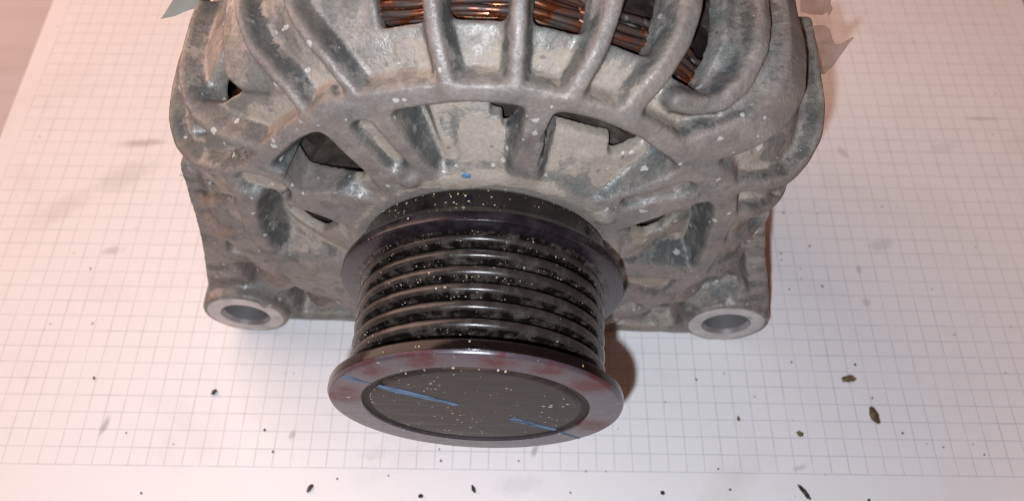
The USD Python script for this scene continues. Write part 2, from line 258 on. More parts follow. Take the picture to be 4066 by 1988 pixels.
M_CRUMB = mat('dark_crumb', {'tc': ('texture_coordinate', {}), 'n': ('noise_texture', {'scale': 900.0, 'detail': 3.0}), 'r': ('rgb_ramp', {'ramp': [(.35, (.025, .018, .013)), (.65, (.085, .06, .035))]}), 'p': ('principled_bsdf', {'roughness': .8})}, [('tc.object', 'n.vector'), ('n.fac', 'r.fac'), ('r.color', 'p.base_color')])
M_CRUMB2 = mat('brown_flake', {'tc': ('texture_coordinate', {}), 'n': ('noise_texture', {'scale': 700.0, 'detail': 3.0}), 'r': ('rgb_ramp', {'ramp': [(.35, (.075, .050, .032)), (.65, (.19, .125, .065))]}), 'p': ('principled_bsdf', {'roughness': .8})}, [('tc.object', 'n.vector'), ('n.fac', 'r.fac'), ('r.color', 'p.base_color')])

# ---------------------------------------------------------------- table and squared sheet
def grid_sheet(poly_x, poly_y, nx, ny, z):
    u, v = np.meshgrid(np.linspace(0, 1, nx), np.linspace(0, 1, ny))
    (x00, x10, x01, x11), (y00, y10, y01, y11) = poly_x, poly_y
    X = x00 * (1 - u) * (1 - v) + x10 * u * (1 - v) + x01 * (1 - u) * v + x11 * u * v
    Y = y00 * (1 - u) * (1 - v) + y10 * u * (1 - v) + y01 * (1 - u) * v + y11 * u * v
    Z = z(X, Y)
    V = np.stack([X, Y, Z], -1).reshape(-1, 3)
    i = (np.arange(ny - 1)[:, None] * nx + np.arange(nx - 1)[None]).ravel()
    return V, np.stack([i, i + 1, i + 1 + nx, i + nx], -1)
tb = trimesh.creation.box((1400, 1100, 30)); tb.apply_translation((0, 120, -15.6))
obj('table', tb, M_TABLE, smooth=False, kind='structure', label='pale pinkish table top under the sheet of squared paper', category='table')
def pz(X, Y):
    p = np.stack([X, Y, 0 * X], -1) / 70.0
    w = np.clip((np.hypot((X + 5) / 100, (Y - 80) / 70) - 1.0) * 2, 0, 1)
    return w * (meshkit.noise(p + 3.3) - .5) * 1.0 - .02
V, F = grid_sheet((-176.6, 196.6, -179.3, 194.6), (-34, -34, 262, 262), 90, 74, pz)
Vb = V.copy(); Vb[:, 2] -= .12
edge_n = len(V); ny, nx = 74, 90
rim = np.concatenate([np.arange(nx), np.arange(1, ny) * nx + nx - 1, (ny - 1) * nx + np.arange(nx - 2, -1, -1), np.arange(ny - 2, 0, -1) * nx])
rq = np.stack([rim, rim + edge_n, np.roll(rim, -1) + edge_n, np.roll(rim, -1)], -1)
obj('squared_paper', (np.vstack([V, Vb]), np.vstack([F, F[:, ::-1] + edge_n, rq])), M_PAPER, smooth=40, label='white sheet of squared paper with dirt smudges lying under the alternator', category='paper')

# ---------------------------------------------------------------- the alternator
ALT = '/World/alternator'; used[('/World', 'alternator')] = 1
alt = UsdGeom.Xform.Define(stage, ALT)
alt.AddTranslateOp().Set(Gf.Vec3d(-7.5 * MM, -4.0 * MM, 65.8 * MM)); alt.AddRotateZOp().Set(-1.4)
tag(alt, label='dirty grey aluminium car alternator with a black grooved pulley lying on squared paper', category='alternator')

# --- front bracket, one casting: a shell of revolution with a relief map of ribs, troughs, windows and slots on it
TOP = np.array([(0, 36), (31, 36), (46, 36.8), (53, 38), (57, 40.5), (61, 44), (65, 49), (68, 54), (69.5, 60), (70, 66), (70, 104)], float)
SIDE = np.array([(0, 36), (31, 36), (46, 36.8), (53, 38), (58, 39.5), (63, 42.5), (66.5, 46.5), (69, 52), (70, 58), (70, 66), (70, 104)], float)
def finer(p):
    d = np.r_[0, np.cumsum(np.hypot(*np.diff(p, axis=0).T))]; s = np.arange(0, d[-1], .1)
    q = np.stack([np.interp(s, d, p[:, 0]), np.interp(s, d, p[:, 1])], 1)
    return ndimage.gaussian_filter1d(q, 12, axis=0, mode='nearest')
def profile_tables(p):
    """signed distance and arc length on an (r, y) raster of 0.25 mm"""
    from scipy.spatial import cKDTree
    q = finer(p); d = np.r_[0, np.cumsum(np.hypot(*np.diff(q, axis=0).T))]
    r, y = np.meshgrid(np.arange(0, 110, .25), np.arange(28, 100, .25), indexing='ij')
    dist, i = cKDTree(q).query(np.stack([r.ravel(), y.ravel()], 1))
    t = np.gradient(q, axis=0); n = np.stack([t[:, 1], -t[:, 0]], 1); n /= np.linalg.norm(n, axis=1)[:, None]
    sg = np.sign(((np.stack([r.ravel(), y.ravel()], 1) - q[i]) * n[i]).sum(1))
    return (dist * sg).reshape(r.shape), d[i].reshape(r.shape), q, d
sdT, sT, qT, dT = profile_tables(TOP); sdS, sS, qS, dS = profile_tables(SIDE)
RM_TH = [-180, -130, -121, -113, -98, -86, -74, -58, -45, 0, 40, 55, 65, 74, 81, 90, 120, 180]
RM_R = [64.5, 65.5, 67.5, 69.5, 69, 69.5, 72, 71.2, 70, 70, 70.5, 74, 76, 74, 67.5, 66, 66, 66]
rmax = lambda th: ndimage.gaussian_filter1d(np.interp(np.arange(-180, 181, 1.), RM_TH, RM_R), 2.5, mode='wrap')[np.clip(np.rint(th + 180).astype(int), 0, 360)]
RMT = ndimage.gaussian_filter1d(np.interp(np.arange(-180, 180.1, .25), RM_TH, RM_R), 9, mode='wrap')
sidew = lambda th: smoothstep(np.abs(th), 38, 62)
def s_of(th, r, cyl=0.0):
    """arc length along the profile at radius r of the real (not normalised) shape; cyl: millimetres further back along the rim"""
    R = np.interp(th, np.arange(-180, 180.1, .25), RMT); rn = r if r < 46 else 46 + (r - 46) * 24 / (R - 46)
    w = float(sidew(np.array(th)))
    def one(q, d):
        k = np.argmax(q[:, 0] >= min(rn, 69.9)); return d[k]
    return (1 - w) * one(qT, dT) + w * one(qS, dS) + cyl
def xy(th, r, cyl=0.0):
    s = s_of(th, r, cyl); a = math.radians(th); return (s * math.sin(a), s * math.cos(a))
# relief map: azimuthal, 0.25 mm per cell
PX = .25; HALF = 116; NM = int(2 * HALF / PX) + 1
ax = (np.arange(NM) - NM // 2) * PX
GX, GZ = np.meshgrid(ax, ax, indexing='ij')
GS = np.hypot(GX, GZ); GT = np.degrees(np.arctan2(GX, GZ))
def raster(g):
    """signed distance map (negative inside) of a shapely geometry"""
    x0, y0, x1, y1 = g.bounds
    m = np.zeros(GX.shape, bool)
    a = np.s_[max(int((x0 + HALF) / PX) - 2, 0):int((x1 + HALF) / PX) + 3, max(int((y0 + HALF) / PX) - 2, 0):int((y1 + HALF) / PX) + 3]
    m[a] = shapely.contains_xy(g, GX[a], GZ[a])
    return m
def dist_to(g):
    m = raster(g); return (ndimage.distance_transform_edt(~m) - ndimage.distance_transform_edt(m)) * PX
def smin(a, b, k):
    h = np.clip(.5 + .5 * (b - a) / k, 0, 1); return b * (1 - h) + a * h - k * h * (1 - h)
FLOOR = 4.4
depth = FLOOR - 2.0 * (smoothstep(-GT, 62, 74) + smoothstep(GT, 70, 80))
wob = (meshkit.noise(np.stack([GX / 9, GZ / 9, GX * 0], -1)) - .5)
depth += wob * 1.0
def rib(pts, w, wall=2.2, top=0.0, raw=False):
    global depth
    d = dist_to(LineString([p if raw else xy(*p) for p in pts]).buffer(.3))
    depth = smin(depth, top + (FLOOR + 1.5 - top) * np.clip((d + .3 - w - .25) / (wall * .92), 0, 1) ** 1.1, .8)
# the ring ledge
ringd = np.abs(GS - 51.0) - 2.8 + wob * 1.0
depth = smin(depth, 7.0 * np.clip(ringd / 2.0, 0, 1), 1.0)
RIBS = [
    ([(-35, 52), (-36.4, 58.5), (-38.2, 62), (-40, 64.7), (-41, 69), (-42, 69.9, 14)], .7, 2.4),
    ([(-23.5, 54), (-26.4, 60.3), (-28.6, 63.2), (-30.2, 66), (-31, 69.9, 12)], .7, 2.4),
    ([(-5.5, 53), (-6.8, 60.4), (-7.1, 63), (-7.3, 69.9, 12)], 1.1, 1.9),
    ([(6.9, 53), (6.4, 60.6), (6.1, 63), (6.0, 69.9, 12)], 1.1, 1.9),
    ([(17.5, 53), (18.7, 57.6), (19.9, 62.2), (20.2, 65), (20.5, 69.9, 12)], 1.2, 2.0),
    ([(29, 52), (29.8, 56.3), (31.9, 61.9), (32.7, 65), (32.8, 69.9, 14)], 1.7, 2.2),
    ([(37.5, 58.6), (41.6, 59.8), (44.8, 62.4), (46.4, 66), (46.8, 69.9), (47, 69.9, 16)], 1.5, 1.6),
    ([(74.4, 52), (76, 57), (78.5, 61), (80, 65), (80.5, 67, 10)], .9, 2.0),
    ([(86.7, 50), (88, 55), (90, 60), (91, 64), (91, 65.9, 8)], .8, 1.8),
    ([(102, 46), (102.5, 52), (102.5, 58), (102, 64), (102, 65.9, 6)], 1.0, 2.0),
    ([(121, 46), (120, 52), (119, 58), (118, 65), (118, 65.9, 6)], 1.0, 2.0),
    ([(-88.5, 50), (-91, 56), (-94, 62), (-94, 65), (-94, 66, 8)], .8, 1.8),
    ([(-111, 44), (-115, 52), (-116.5, 60), (-115, 66), (-115, 66, 8)], 1.0, 2.0),
    ([(-131, 44), (-130, 52), (-129, 60), (-129, 66), (-129, 66, 8)], 1.0, 2.0), ([(150, 47), (150, 66)], 1, 2), ([(-150, 47), (-150, 66)], 1, 2), ([(178, 47), (178, 66)], 1, 2), ([(135, 47), (135, 66)], 1, 2),
]
for pts, w, wall in RIBS: rib(pts, w, wall)
for pts, w, wall in [
    ([(37, 35.5), (43, 36.3), (49, 37.2), (55.5, 39.5), (61.5, 43.5), (68, 48.5), (80, 57)], 3.4, 2.6),
    ([(44, 25.5), (52.5, 22.8), (60, 21.6), (66.5, 23.5), (74, 28.5), (84, 37), (92, 42)], .9, 2.2),
    ([(-41, 32.5), (-44.3, 32.8), (-51.1, 33.4), (-57.3, 34.7), (-62, 37), (-68.5, 41.2), (-82, 49)], .8, 2.2),
    ([(-44, 25.5), (-52.8, 22.8), (-58.9, 21.4), (-66, 22.2), (-73, 27), (-83, 36)], .8, 2.2),
    ([(-45, 13.5), (-52, 11.6), (-59, 8.8), (-66, 4.4), (-72, 3), (-84, 6)], .8, 2.0)]: rib(pts, w, wall, raw=True)
# the smooth panels between some ribs lie higher than the slotted troughs
def panel(pts, level, soft):
    global depth
    d = dist_to(Polygon(pts).buffer(-1).buffer(1)); depth = smin(depth, level + (FLOOR + 2 - level) * np.clip(d / soft, 0, 1), 1.2)
panel([(-34.4, 47.4), (-37.2, 49.6), (-44.7, 54.5), (-50, 58.7), (-62, 70), (-72, 66), (-60.9, 55.4), (-55, 48.8), (-52.6, 44.5), (-47.5, 43.2), (-41.3, 44.5)], 2.2, 1.6)
panel([(40, 42.5), (44.5, 45), (52, 50.5), (60, 58), (68, 66), (74, 62), (63, 50.5), (56, 44.5), (47, 41.8)], 2.5, 2.0)
# the boss with an oval pocket on the ring, at the left
d = dist_to(Point(xy(-66, 49.5)).buffer(7.6)); depth = smin(depth, 6 * np.clip(d / 2, 0, 1), 1.2)
d = dist_to(Point(xy(59, 50.5)).buffer(5.5)); depth = smin(depth, 6 * np.clip(d / 2.4, 0, 1), 1.2)
d = dist_to(Point(xy(-30, 50)).buffer(5.5)); depth = smin(depth, 6 * np.clip(d / 2.4, 0, 1), 1.2)
# windows between the spokes: a sunk web that falls away outwards
web = np.clip(.6 + (GS - 29) * .42, 0, 8.0)
webm = np.where(GS < 51, web + (meshkit.noise(np.stack([GX / 7, GZ / 7, GX * 0 + 5], -1)) - .5) * .8, 0)
sp = np.full(GX.shape, 99.0)
def spoke(pts, w0, w1):
    global sp
    a, b = np.array(pts[0]), np.array(pts[1]); u = b - a; ln = np.linalg.norm(u); u /= ln; nrm = np.array([-u[1], u[0]])
    g = Polygon([a + nrm * w0, b + nrm * w1, b - nrm * w1, a - nrm * w0]); sp = np.minimum(sp, dist_to(g))
pol = lambda r, t: (r * math.sin(math.radians(t)), r * math.cos(math.radians(t)))
spoke((pol(24, -29), pol(52, -27)), 5.4, 7.6)
spoke((pol(24, 17.5), pol(52, 12.2)), 2.2, 2.6)
spoke((pol(24, 58.5), pol(52, 57)), 5.4, 6.4)
spoke((pol(24, -60.5), pol(52, -62)), 6.0, 5.2)
for t, w0 in ((102, 2.6), (-113, 3.2), (121, 2.6), (-130, 2.6), (150, 3), (-150, 3), (178, 3)): spoke((pol(24, t), pol(52, t)), w0, w0)
LW = np.exp(-((GT + 47) / 13) ** 4) + np.exp(-((GT + 90) / 17) ** 4) + 1.25 * np.exp(-((GT - 28) / 11) ** 4)      # the wall is wider and more sloping at the left
inner = np.clip((49.3 + 1.0 * LW + wob * .8 - GS) / (2.4 + 1.9 * np.minimum(LW, 1.0)), 0, 1)                      # ring wall
webm = np.where(GT > 104, np.minimum(webm, 2.0), webm)
webm = np.where(GT < -84, np.minimum(webm, .7 + 8 * np.clip((GT + 103) / 14, 0, 1)), webm)
win = webm * smoothstep(inner, 0, 1) * np.clip(sp / 1.7, 0, 1) ** .9
hubm = np.clip((GS - 27.5) / 2.5, 0, 1)
depth = np.where(GS < 51, win * hubm, depth - 2.8 * smoothstep(-GT, 82, 98) * smoothstep(GS, 52, 60) - 1.0 * smoothstep(GT, 92, 104) * smoothstep(GS, 52, 60))
# ridges on the sunk web beside the left spoke
def groove(a, b, w, dp, sgn=1):
    global depth
    d = dist_to(LineString([a, b]).buffer(.25)); depth = depth + sgn * dp * np.exp(-(np.maximum(d, 0) / w) ** 2)
groove(pol(44, -15.5), pol(32, -12.5), 1.5, 1.6)
groove(pol(40, -9.5), pol(33, -9.0), 1.3, 1.0)
groove(pol(44, -12.5), pol(31, -10.6), .8, .7, -1)
groove(pol(44, 45), pol(38, 33), 1.4, .6, -1)
groove(pol(43.5, 10), pol(35, 8.5), 1.6, .9, -1)
# pockets sunk in the spokes and bosses
def pocket(c0, c1, w, dp, edge=1.3):
    global depth
    d = dist_to(LineString([c0, c1]).buffer(w)); depth = depth + dp * smoothstep(-d, -edge * .3, edge)
pocket((-20.6, 41.4), (-15.9, 31.8), 2.2, 2.2, 1.0)
pocket((29.4, 21.3), (39.2, 25.7), 2.1, 1.7, 1.0)
pocket((-45.8, 21.2), (-42.6, 20.4), 4.0, 2.7, 1.5)
pocket((39.5, -2.2), (43, -2.6), 1.8, 1.2)
# round pips cast near the hub
def pip(c, r, h):
    global depth
    d = np.hypot(GX - c[0], GZ - c[1]); depth = depth - h * np.sqrt(np.clip(1 - (d / r) ** 2, 0, 1))
pip((-13.6, 27.9), 2.3, 1.5); pip((24.8, 16.4), 2.3, 1.5)
depth = ndimage.gaussian_filter(depth, .30 / PX)
# under side of the shell
under = np.where(GS < 49, web + 2.8, 8.2); under = ndimage.gaussian_filter(under, 1.0 / PX)
under = np.maximum(under, depth + 1.8)
# openings through the shell
def curved(th0, th1, r0, r1c):
    return Polygon([xy(t, r0) for t in np.linspace(th0, th1, 6)] + [xy(t, 69.9, r1c) for t in np.linspace(th1, th0, 6)])
rnd = lambda g, r: g.buffer(-r).buffer(r)
HOLES = [rnd(curved(-17.2, -8.8, 62.0, 10), 1.2), rnd(curved(-4.8, 4.6, 62.1, 10), 1.2), rnd(curved(8.6, 17.6, 62.0, 10), 1.0), rnd(curved(21.6, 29.8, 62.0, 12), 1.0), rnd(curved(35.2, 42.6, 61.4, 14), 1.4),
         rnd(Polygon([(-58.6, 51), (-60, 45), (-61, 39.6), (-58.8, 37), (-55.5, 37.2), (-49.6, 42.3), (-52.6, 44.6), (-55.0, 48.6)]), .5),
         rnd(Polygon([(-66.2, 27.2), (-65.2, 24.6), (-60.2, 25.6), (-59.8, 27.4), (-63, 29.6)]), .4),
         rnd(Polygon([xy(*p) for p in [(-79, 63.0), (-77.6, 61.0), (-76.6, 61.6), (-78, 63.6)]]), .2),
         rnd(Polygon([xy(*p) for p in [(77.0, 66), (77.2, 64), (79, 64.6), (79, 66.6)]]), .3),
         Polygon([pol(45.4, -44.4), pol(34.4, -42.6), pol(33.8, -46.2), pol(41.6, -60.2), pol(46.3, -57), pol(46.8, -47)]).buffer(.3),
         Polygon([pol(43, -74), pol(45, -80), pol(45, -87), pol(40.4, -90.7), pol(37.2, -90.7), pol(33, -81), pol(33, -76)]).buffer(.3),
         Polygon([pol(41.4, 15.4), pol(41.3, 26.8), pol(42.4, 35.6), pol(40.2, 36.8), pol(39.6, 38.8), pol(40.6, 40.6), pol(44.0, 43.6), pol(48.6, 39), pol(49, 30), pol(48.6, 16)]).buffer(.2),
         LineString([(13.0, 45.5), (12.0, 39), (11.0, 32.5)]).buffer(.38),
         Polygon([pol(41.2, 2.4), pol(41.2, 5.8), pol(38.4, 6.0), pol(41.3, 9.4), pol(47.5, 9.0), pol(47.5, 2.4)]).buffer(.15),
         Polygon([pol(32.0, 70), pol(32, 75), pol(35.6, 83), pol(38.7, 84.1), pol(42.2, 78.6), pol(41.5, 70)]).buffer(.3)]
hole = np.full(GX.shape, 50.0)
for g in HOLES: hole = np.minimum(hole, dist_to(g))
hole = ndimage.gaussian_filter(np.clip(hole, -6, 6), .3 / PX)

# voxel field
VX = .5
X0, X1, Y0, Y1, Z0, Z1 = -90, 90, 33, 95, -67, 74
gx, gy, gz = np.arange(X0, X1, VX), np.arange(Y0, Y1, VX), np.arange(Z0, Z1, VX)
AX, AZ = np.meshgrid(gx, gz, indexing='ij')
rr = np.hypot(AX, AZ); tt = np.degrees(np.arctan2(AX, AZ))
RMg = np.interp(tt, np.arange(-180, 180.1, .25), RMT)
rn = np.where(rr < 46, rr, 46 + (rr - 46) * 24 / (RMg - 46)); gsc = np.where(rr < 46, 1, np.minimum(1, (RMg - 46) / 24 * 1.0 + .15))
wS = sidew(tt); sn, cs = np.sin(np.radians(tt)), np.cos(np.radians(tt))
FV = np.empty((len(gx), len(gy), len(gz)), np.float32); ri = np.clip(rn / .25, 0, sdT.shape[0] - 1.01)
def mapc(img, S):
    return ndimage.map_coordinates(img, [S * sn / PX + NM // 2, S * cs / PX + NM // 2], order=1, mode='nearest')
def castfield(y):
    yi = (y - 28) / .25; co = [ri, np.full_like(ri, yi)]
    sd = (1 - wS) * ndimage.map_coordinates(sdT, co, order=1, mode='nearest') + wS * ndimage.map_coordinates(sdS, co, order=1, mode='nearest')
    S = (1 - wS) * ndimage.map_coordinates(sT, co, order=1, mode='nearest') + wS * ndimage.map_coordinates(sS, co, order=1, mode='nearest')
    D = mapc(depth, S); U = mapc(under, S); H = mapc(hole, S)
    a = (sd * gsc + D)
    f = np.maximum(a * .85, -(sd * gsc + U))
    f = np.maximum(f, -H)
    f = np.maximum(f, 22 - rr)                       # bearing bore
    return f
def sminf(a, b, k):
    h = np.clip(.5 + .5 * (b - a) / k, 0, 1); return b * (1 - h) + a * h - k * h * (1 - h)
# mounting foot: a plate with two lug barrels, standing on the paper
plate_poly = Polygon([(-66, 16), (-68.6, 3), (-70.4, -8), (-74.6, -26), (-79.5, -44), (-81.5, -53), (-72, -62), (-60, -65.5), (58, -65.5), (70, -62), (79.6, -53), (76, -40), (68.4, -16), (64.5, -2), (63, 16)])
plate2d = shapely.contains_xy(plate_poly, AX, AZ); plate2d = (ndimage.distance_transform_edt(~plate2d) - ndimage.distance_transform_edt(plate2d)) * VX
plate2d = ndimage.gaussian_filter(plate2d, 1.5)
recess = Polygon([(-61.5, 20), (-63.5, -8), (-68, -27), (-66, -42), (-57.5, -47), (-57, -60.5), (54, -60.5), (54.5, -47), (62, -43), (69.5, -38), (62.6, -16), (58.5, 0), (58, 20)]).buffer(-1.5).buffer(1.5).difference(Polygon([(-80, -21), (-56, -26), (-56, -31), (-80, -29)]))
rec = shapely.contains_xy(recess, AX, AZ); rec = ndimage.gaussian_filter((ndimage.distance_transform_edt(~rec) - ndimage.distance_transform_edt(rec)) * VX, 1.5)
holeL = [((-63.4, -14.5), (-61.4, -20.0), 1.8), ((-65.0, -34.5), (-60.5, -36.0), 1.8)]
relief = 1.0 * (meshkit.noise(np.stack([AX / 8, AZ / 8, AX * 0 + 9], -1)) - .5)
pk = np.full(AX.shape, 99.0)
for a, b, r_ in holeL:
    pk = np.minimum(pk, np.array(0) + ((lambda u, L: np.sqrt((AX - a[0] - u[0] * L) ** 2 + (AZ - a[1] - u[1] * L) ** 2))(np.subtract(b, a), np.clip(((AX - a[0]) * (b[0] - a[0]) + (AZ - a[1]) * (b[1] - a[1])) / ((b[0] - a[0]) ** 2 + (b[1] - a[1]) ** 2), 0, 1))) - r_)
LUGS = [(-70.8, -53.8, 42.6), (67.3, -53.8, 45.0)]
bumps = []
for k, y in enumerate(gy):
    f = castfield(y)
    if y > 38:
        front = 46.6 - relief * .25 + 6.0 * smoothstep(-rec, -1.0, 1.4)
        p = np.maximum(plate2d, front - y)
        p = np.maximum(p, y - 80); p = np.maximum(p, 60 - rr - 6 * smoothstep(-AZ, 10, 40)) if y > 57 else p
        p = np.maximum(p, -np.maximum(pk, y - 58))
        for lx, lz, ly in LUGS:
            rl = np.hypot(AX - lx, AZ - lz)
            c = np.sqrt(np.maximum(rl - 11.3, 0) ** 2 + np.maximum(ly + .6 - y, 0) ** 2) - .6 + np.minimum(np.maximum(rl - 11.3, ly + .6 - y), 0); c = np.maximum(c, y - 82)
            p = sminf(p, c, 1.2)
        for lx, lz, ly in LUGS: p = np.maximum(p, 6.9 - np.hypot(AX - lx, AZ - lz))
        f = sminf(f, p, .7)
    for bx_, bz_, ra, rb in bumps:
        e = (np.sqrt(((AX - bx_) / ra) ** 2 + ((AZ - bz_) / rb) ** 2 + ((y - 47) / 6.0) ** 2) - 1) * rb * .8
        f = sminf(f, e, 1.2)
    f = np.maximum(f, -65.75 - AZ)                                   # stands flat on the paper
    FV[:, k, :] = f
FV += .22 * (ndimage.zoom(np.random.default_rng(3).normal(size=tuple(int(s / 9) + 2 for s in FV.shape)), [s / (int(s / 9) + 2) for s in FV.shape], order=1)[:FV.shape[0], :FV.shape[1], :FV.shape[2]].astype(np.float32)) * .5
FV = ndimage.gaussian_filter(FV, .55)
FV[[0, -1]] = 5; FV[:, [0, -1]] = 5; FV[:, :, [0, -1]] = 5
def surface_net(F, org, h):
    s = F < 0
    cell = np.zeros(tuple(n - 1 for n in F.shape), np.uint8)
    for a, b, c in np.ndindex(2, 2, 2): cell += s[a:a + cell.shape[0], b:b + cell.shape[1], c:c + cell.shape[2]]
    act = np.argwhere((cell > 0) & (cell < 8)); idx = np.full(cell.shape, -1, np.int32); idx[tuple(act.T)] = np.arange(len(act))
    acc = np.zeros((len(act), 3)); cnt = np.zeros(len(act))
    corners = list(np.ndindex(2, 2, 2)); val = {c: F[tuple((act + c).T)].astype(float) for c in corners}
    for c in corners:
        for ax_ in range(3):
            if c[ax_]: continue
            d = list(c); d[ax_] = 1; d = tuple(d)
            cr = (val[c] < 0) != (val[d] < 0); t = np.where(cr, val[c] / np.where(cr, val[c] - val[d], 1), 0)
            p = np.array(c, float)[None] + 0 * acc; p[:, ax_] += t
            acc[cr] += p[cr]; cnt[cr] += 1
    v = (act + acc / cnt[:, None]) * h + org
    quads = []
    for ax_ in range(3):
        u, w = [(1, 2), (2, 0), (0, 1)][ax_]
        sl = [slice(None)] * 3; sl2 = [slice(None)] * 3; sl[ax_] = slice(0, -1); sl2[ax_] = slice(1, None)
        a, b = s[tuple(sl)], s[tuple(sl2)]
        e = np.argwhere(a != b); e = e[(e[:, u] > 0) & (e[:, w] > 0) & (e[:, u] < F.shape[u] - 1) & (e[:, w] < F.shape[w] - 1)]
        du, dw = np.eye(3, dtype=int)[u], np.eye(3, dtype=int)[w]
        q = np.stack([idx[tuple((e - x).T)] for x in (du + dw, dw, 0 * du, du)], 1)
        fl = b[tuple(e.T)]; q[fl] = q[fl][:, ::-1]; quads.append(q)
    return v, np.vstack(quads)
cv, cq = surface_net(FV, np.array([X0, Y0, Z0], float), VX)
# drop loose crumbs and relax the stair steps
cm = trimesh.Trimesh(cv, np.vstack([cq[:, [0, 1, 2]], cq[:, [0, 2, 3]]]), process=False)
lab = trimesh.graph.connected_component_labels(cm.face_adjacency, node_count=len(cm.faces)); keep = np.bincount(lab).argmax()
cm.update_faces(lab == keep); cm.remove_unreferenced_vertices()
from scipy import sparse
ed = cm.edges_unique; nv = len(cm.vertices); AJ = sparse.coo_matrix((np.ones(2 * len(ed)), (np.r_[ed[:, 0], ed[:, 1]], np.r_[ed[:, 1], ed[:, 0]])), shape=(nv, nv)).tocsr(); dg = np.asarray(AJ.sum(1)); vv = np.array(cm.vertices)
for k in range(4): vv = vv + (.5 if k % 2 == 0 else -.52) * (AJ @ vv / dg - vv)
cm = trimesh.Trimesh(vv, cm.faces, process=False)
# wear and tone mask per point: r = ridge tops, g = steep walls, one side darker, b = floors that hold dust
cvx = np.asarray(cm.vertices); vr = np.hypot(cvx[:, 0], cvx[:, 2]); vt = np.degrees(np.arctan2(cvx[:, 0], cvx[:, 2]))
vR = np.interp(vt, np.arange(-180, 180.1, .25), RMT); vn = np.where(vr < 46, vr, 46 + (vr - 46) * 24 / (vR - 46)); vw = sidew(vt)
co = [np.clip(vn / .25, 0, sdT.shape[0] - 1.01), (cvx[:, 1] - 28) / .25]
vs_ = (1 - vw) * ndimage.map_coordinates(sT, co, order=1, mode='nearest') + vw * ndimage.map_coordinates(sS, co, order=1, mode='nearest')
mc = [vs_ * np.sin(np.radians(vt)) / PX + NM // 2, vs_ * np.cos(np.radians(vt)) / PX + NM // 2]
ddx, ddz = np.gradient(depth, PX); gs1 = np.maximum(GS, 1)
tang, radl = (ddx * GZ - ddz * GX) / gs1, (ddx * GX + ddz * GZ) / gs1
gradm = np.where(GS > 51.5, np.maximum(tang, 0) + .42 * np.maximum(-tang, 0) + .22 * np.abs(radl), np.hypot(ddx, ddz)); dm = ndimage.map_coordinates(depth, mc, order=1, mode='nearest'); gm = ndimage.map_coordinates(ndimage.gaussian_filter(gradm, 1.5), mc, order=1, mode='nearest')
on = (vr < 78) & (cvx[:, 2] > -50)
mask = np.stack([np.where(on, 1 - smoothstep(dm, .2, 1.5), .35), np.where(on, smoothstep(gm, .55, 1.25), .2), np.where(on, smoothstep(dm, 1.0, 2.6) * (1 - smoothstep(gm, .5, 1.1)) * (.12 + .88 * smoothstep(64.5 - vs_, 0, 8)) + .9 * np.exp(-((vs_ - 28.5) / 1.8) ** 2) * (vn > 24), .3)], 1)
obj('front_bracket', cm, M_CAST, ALT, smooth=True, mask=mask)

# --- machined faces and bores of the two lugs
for lx, lz, ly in LUGS:
    t = revolve([(ly - .06, 6.95), (ly - .12, 7.3), (ly - .12, 10.4), (ly + .1, 10.75), (ly + .8, 10.75), (ly + .8, 6.95), (ly - .06, 6.95)], 96); t.apply_translation((lx, 0, lz)); p = obj('lug_face', t, M_STEEL, ALT)
    b = revolve([(ly + .1, 6.9), (82, 6.9), (82, 6.1), (ly + 1.2, 6.1), (ly + .1, 6.9)], 96); b.apply_translation((lx, 0, lz)); obj('lug_bore', b, M_BORE, p)

# --- rear housing and stator stack behind the bracket
obj('stator_core', revolve([(68, 56), (68, 62.5), (100, 62.5), (100, 56), (68, 56)], 120), M_SOOT, ALT)
obj('rear_bracket', revolve([(96, 0), (96, 63.6), (128, 63.6), (136, 58), (140, 46), (140, 0)], 120), M_CASTP, ALT)
# --- copper end windings seen through the slots
rng = random.Random(5)
def coil(name, th0, th1, seed):
    r0 = random.Random(seed); parts = []
    th = np.radians(np.linspace(th0, th1, 26)); s = np.linspace(-1, 1, 26); slant = r0.uniform(-.5, .5)
    for i in range(6):
        for j in range(4):
            rad = 51.0 + i * 1.45 + (.7 if j % 2 else 0); y = 50.5 + j * 1.45 + (6.0 - i) * .55
            y_ = y + .9 * s ** 2 + .16 * np.sin(s * 3 + r0.uniform(0, 6)); r_ = rad + slant * s * 2.0 + .12 * np.sin(s * 3 + r0.uniform(0, 6)) - .6 * s ** 4
            parts.append(tube(np.stack([r_ * np.sin(th), y_, r_ * np.cos(th)], 1), .72, 7))
    obj(name, trimesh.util.concatenate(parts), M_COPPER, ALT, smooth=60)
for k, a in enumerate(range(-96, 100, 12)): coil('copper_winding', a - 6.9, a + 6.9, 40 + k)
obj('winding_core', revolve([(52.5, 49.5), (55.5, 58), (68, 58), (68, 49.5), (52.5, 49.5)], 120), M_SOOT, ALT)
# --- fan and rotor behind the windows
fan = obj('cooling_fan', revolve([(47.0, 12), (46.6, 36), (45.8, 41.5), (46.6, 41.8), (47.6, 36), (48.0, 12), (47.0, 12)], 120), M_FAN, ALT)
for k in range(11):
    a0 = math.radians(k * 360 / 11 + 11 * math.sin(k * 2.1))
    bl = trimesh.creation.box((1.2, 6.5, 12)); bl.apply_transform(trimesh.transformations.rotation_matrix(.5, (0, 1, 0))); bl.apply_translation((0, 49.8, 40)); bl.apply_transform(trimesh.transformations.rotation_matrix(a0, (0, 1, 0)))
    obj('fan_blade', bl, M_FAN, fan, smooth=False)
obj('rotor', revolve([(50.5, 6), (50.5, 47), (100, 47), (100, 6), (50.5, 6)], 96), M_SOOT, ALT)

